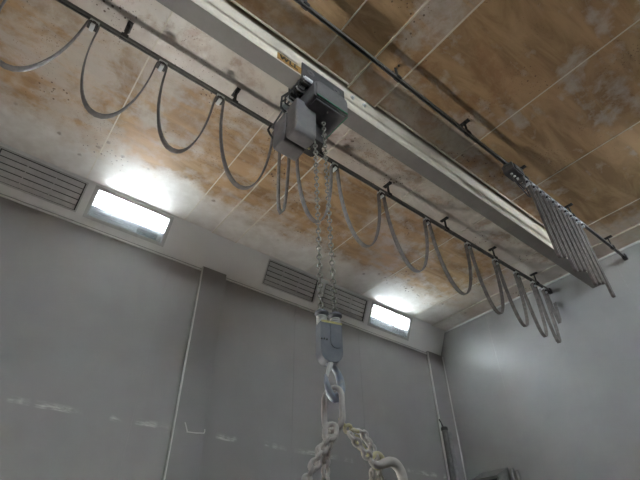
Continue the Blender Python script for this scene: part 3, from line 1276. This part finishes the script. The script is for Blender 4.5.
# left leg, slanting to the left
z0 = RC.z - .1
leg = thing('chain_sling_leg', 'dust-grey sling chain slanting down to the left from the big ring', 'chain', V((1.42, 1.72, CZ + .58)), 'chain legs of the sling')
b = MB()
b.tube(ring_path(V((1.418, 1.715, CZ + .597)), V((.85, -.5, .12)).normalized(), V((.30, .25, 1)).normalized(), .056, .084, 7), .0125, 10, closed=True)
b.build('shackle', M['dustchain'], leg)
b = MB()
b.cyl(V((1.378, 1.730, CZ + .572)), V((1.430, 1.698, CZ + .578)), .0095, n=10)
b.cyl(V((1.426, 1.700, CZ + .578)), V((1.436, 1.694, CZ + .579)), .014, n=8)
b.build('shackle_pin', M['dustchain'], leg)
run_chain(leg, [V((1.402, 1.712, CZ + .565)), V((1.352, 1.72, CZ + .488)), V((1.265, 1.73, CZ + .345)), V((1.20, 1.735, CZ + .20)), V((1.17, 1.74, CZ + .05))], PW * .98, sm, twist=.35)
# second strand of the left leg, straight down
leg = thing('chain_sling_leg', 'dust-grey sling chain hanging straight down below the big ring', 'chain', V((1.435, 1.76, CZ + .57)), 'chain legs of the sling')
run_chain(leg, [V((1.455, 1.765, CZ + .612)), V((1.432, 1.77, CZ + .50)), V((1.424, 1.775, CZ + .35)), V((1.42, 1.775, CZ + .05))], PW * .98, sm, twist=.9)
# short rear strand between them, seen below the ring
leg = thing('chain_sling_leg', 'short dust-grey chain end between the two left sling chains', 'chain', V((1.40, 1.80, CZ + .57)), 'chain legs of the sling')
run_chain(leg, [V((1.452, 1.80, CZ + .585)), V((1.385, 1.82, CZ + .45)), V((1.345, 1.83, CZ + .33)), V((1.32, 1.84, CZ + .05))], PW * .98, sm, twist=.2)
# right leg: doubled back on its own grab hook
leg = thing('chain_sling_leg', 'doubled sling chain with worn yellow links going right to a grab hook', 'chain', V((1.52, 1.74, CZ + .62)), 'chain legs of the sling')
run_chain(leg, [V((1.496, 1.735, CZ + .672)), V((1.530, 1.725, CZ + .632)), V((1.600, 1.72, CZ + .630))], PW, sy, twist=.5)
run_chain(leg, [V((1.588, 1.72, CZ + .634)), V((1.650, 1.725, CZ + .617)), V((1.698, 1.73, CZ + .565)), V((1.728, 1.735, CZ + .505))], PW, sm, twist=.2)
run_chain(leg, [V((1.530, 1.715, CZ + .612)), V((1.576, 1.70, CZ + .562)), V((1.625, 1.70, CZ + .525)), V((1.690, 1.705, CZ + .478))], PW, sm, twist=.9)
run_chain(leg, [V((1.575, 1.725, CZ + .598)), V((1.630, 1.735, CZ + .560)), V((1.688, 1.735, CZ + .505))], PW, sy, twist=.1, start=1)
run_chain(leg, [V((1.745, 1.745, CZ + .49)), V((1.750, 1.745, CZ + .38)), V((1.745, 1.75, CZ + .10))], PW, sm, twist=.4)
run_chain(leg, [V((1.690, 1.735, CZ + .47)), V((1.696, 1.74, CZ + .38)), V((1.70, 1.745, CZ + .10))], PW, sm, twist=.9)
b = MB()
b.tube(ring_path(V((1.712, 1.715, CZ + .508)), V((.6, -.3, -.75)).normalized(), V((.55, 0, .50)).normalized(), .055, .075, 7), .0125, 10, closed=True)
b.build('hook_eye', M['yellowchain'], leg)
b = MB()
pth = [(1.646, .498), (1.666, .486), (1.705, .484), (1.745, .497), (1.788, .508), (1.826, .500), (1.855, .470), (1.866, .425), (1.858, .375), (1.826, .342), (1.785, .338)]
sc = [.6, .95, 1.2, 1.35, 1.5, 1.55, 1.55, 1.45, 1.25, 1.0, .6]
fine, fs = [], []
for i in range(len(pth) - 1):
    p0, p1, p2, p3 = (V((*pth[max(0, min(len(pth) - 1, i + d))], 0)) for d in (-1, 0, 1, 2))
    for s_ in range(4):
        t_ = s_ / 4
        q = .5 * ((2 * p1) + (-p0 + p2) * t_ + (2 * p0 - 5 * p1 + 4 * p2 - p3) * t_ ** 2 + (-p0 + 3 * p1 - 3 * p2 + p3) * t_ ** 3)
        fine.append(V((q.x, 1.70, CZ + q.y)))
        fs.append(sc[i] + (sc[i + 1] - sc[i]) * t_)
b.tube(fine, .0165, 12, scales=fs)
b.build('grab_hook', M['dustchain'], leg, 60)

# ------------------------------------------------------------------ things on the walls
t = thing('wall_pipe', 'dark grey vertical pipe with a capped top on the corner post', 'pipe', P(1.655, YF - .03, -.3))
b = MB()
b.cyl(P(1.618, YF - .0265, -.40), P(1.618, YF - .0265, .528), .045, n=24)
b.build('pipe', M['conduit'], t)
b = MB()
b.cyl(P(1.645, YF - .0255, -.40), P(1.645, YF - .0255, .520), .040, n=24)
b.build('sleeve', M['hood'], t)
b2 = MB()
b2.lathe([(.051, -.02), (.053, .015), (.046, .030), (.012, .034)], P(1.618, YF - .0265, .528), 22)
b2.build('cap', M['black'], t)
b = MB()
b.tube([P(1.614, YF - .0265, .53), P(1.609, YF - .0255, .545), P(1.608, YF - .020, .56), P(1.611, YF - .0135, .57)], .009, 8)
b.build('stub_lead', M['thincable'], t)
for z in (.30, .0, -.3):
    b = MB()
    b.bb(P(1.604, YF - .040, z), P(1.660, YF - .0116, z + .012), .003)
    b.build('clamp', M['black'], t)

t = thing('wall_hood', 'weathered grey box with an open dark front low on the pale end wall', 'box', P(1.70, 1.09, .25))
b = MB()
pr = [(1.7195, .362), (1.7195, .20), (1.69, .20), (1.655, .215), (1.640, .318), (1.655, .330)]
for ya, yb in ((1.030, 1.036), (1.140, 1.146)):
    b.prism(pr, lambda u, v, w: P(u, w, v), ya, yb)
b.prism([(1.7195, .366), (1.7195, .358), (1.648, .322), (1.636, .330)], lambda u, v, w: P(u, w, v), 1.030, 1.146)
b.prism([(1.7195, .20), (1.7195, .206), (1.66, .222), (1.655, .215)], lambda u, v, w: P(u, w, v), 1.036, 1.140)
b.build('casing', M['hood'], t, 30)
b = MB()
b.bb(P(1.700, 1.036, .215), P(1.7195, 1.140, .35))
b.build('inner_panel', M['ventdark'], t)
for yy in (1.065, 1.11):
    b = MB()
    b.cyl(P(1.700, yy, .30), P(1.68, yy, .30), .05, n=18)
    b.build('socket', M['black'], t)
t = thing('wall_conduit', 'grey conduit pair on the end wall beside the open box', 'pipe', P(1.71, 1.005, -.1))
for yy, zt in ((1.008, .352), (.990, .342)):
    b = MB()
    b.cyl(P(1.708, yy, -.40), P(1.708, yy, zt), .026, n=14)
    b.sphere(P(1.708, yy, zt), .026, (1, 1, 1), 12)
    b.build('conduit', M['hood'], t)

# ------------------------------------------------------------------ camera
R3 = ((0.7870145232425076, -0.6168135134010769, -0.012215968696252058),
      (0.37446466962841574, 0.4933419029267429, -0.785105074507038),
      (0.4902900686384029, 0.613314647226397, 0.6192421110455187))
F = 446.912
r_, d_, f_ = (V(q) for q in R3)
cam = bpy.data.cameras.new('camera')
cam.sensor_width = 36
cam.sensor_fit = 'HORIZONTAL'
cam.lens = 36 * F / 640
cam.clip_start = .02
co = bpy.data.objects.new('camera', cam)
C.objects.link(co)
mw = Matrix((r_, -d_, -f_)).transposed().to_4x4()
mw.translation = V((0, 0, CZ))
co.matrix_world = mw
bpy.context.scene.camera = co

# ------------------------------------------------------------------ world and view
w = bpy.data.worlds.new('world')
bpy.context.scene.world = w
w.use_nodes = True
w.node_tree.nodes['Background'].inputs[0].default_value = (.5, .55, .6, 1)
w.node_tree.nodes['Background'].inputs[1].default_value = .02
vs_ = bpy.context.scene.view_settings
vs_.view_transform = 'Standard'
vs_.look = 'None'
vs_.gamma = 1
vs_.use_curve_mapping = False
vs_.exposure = 2.72
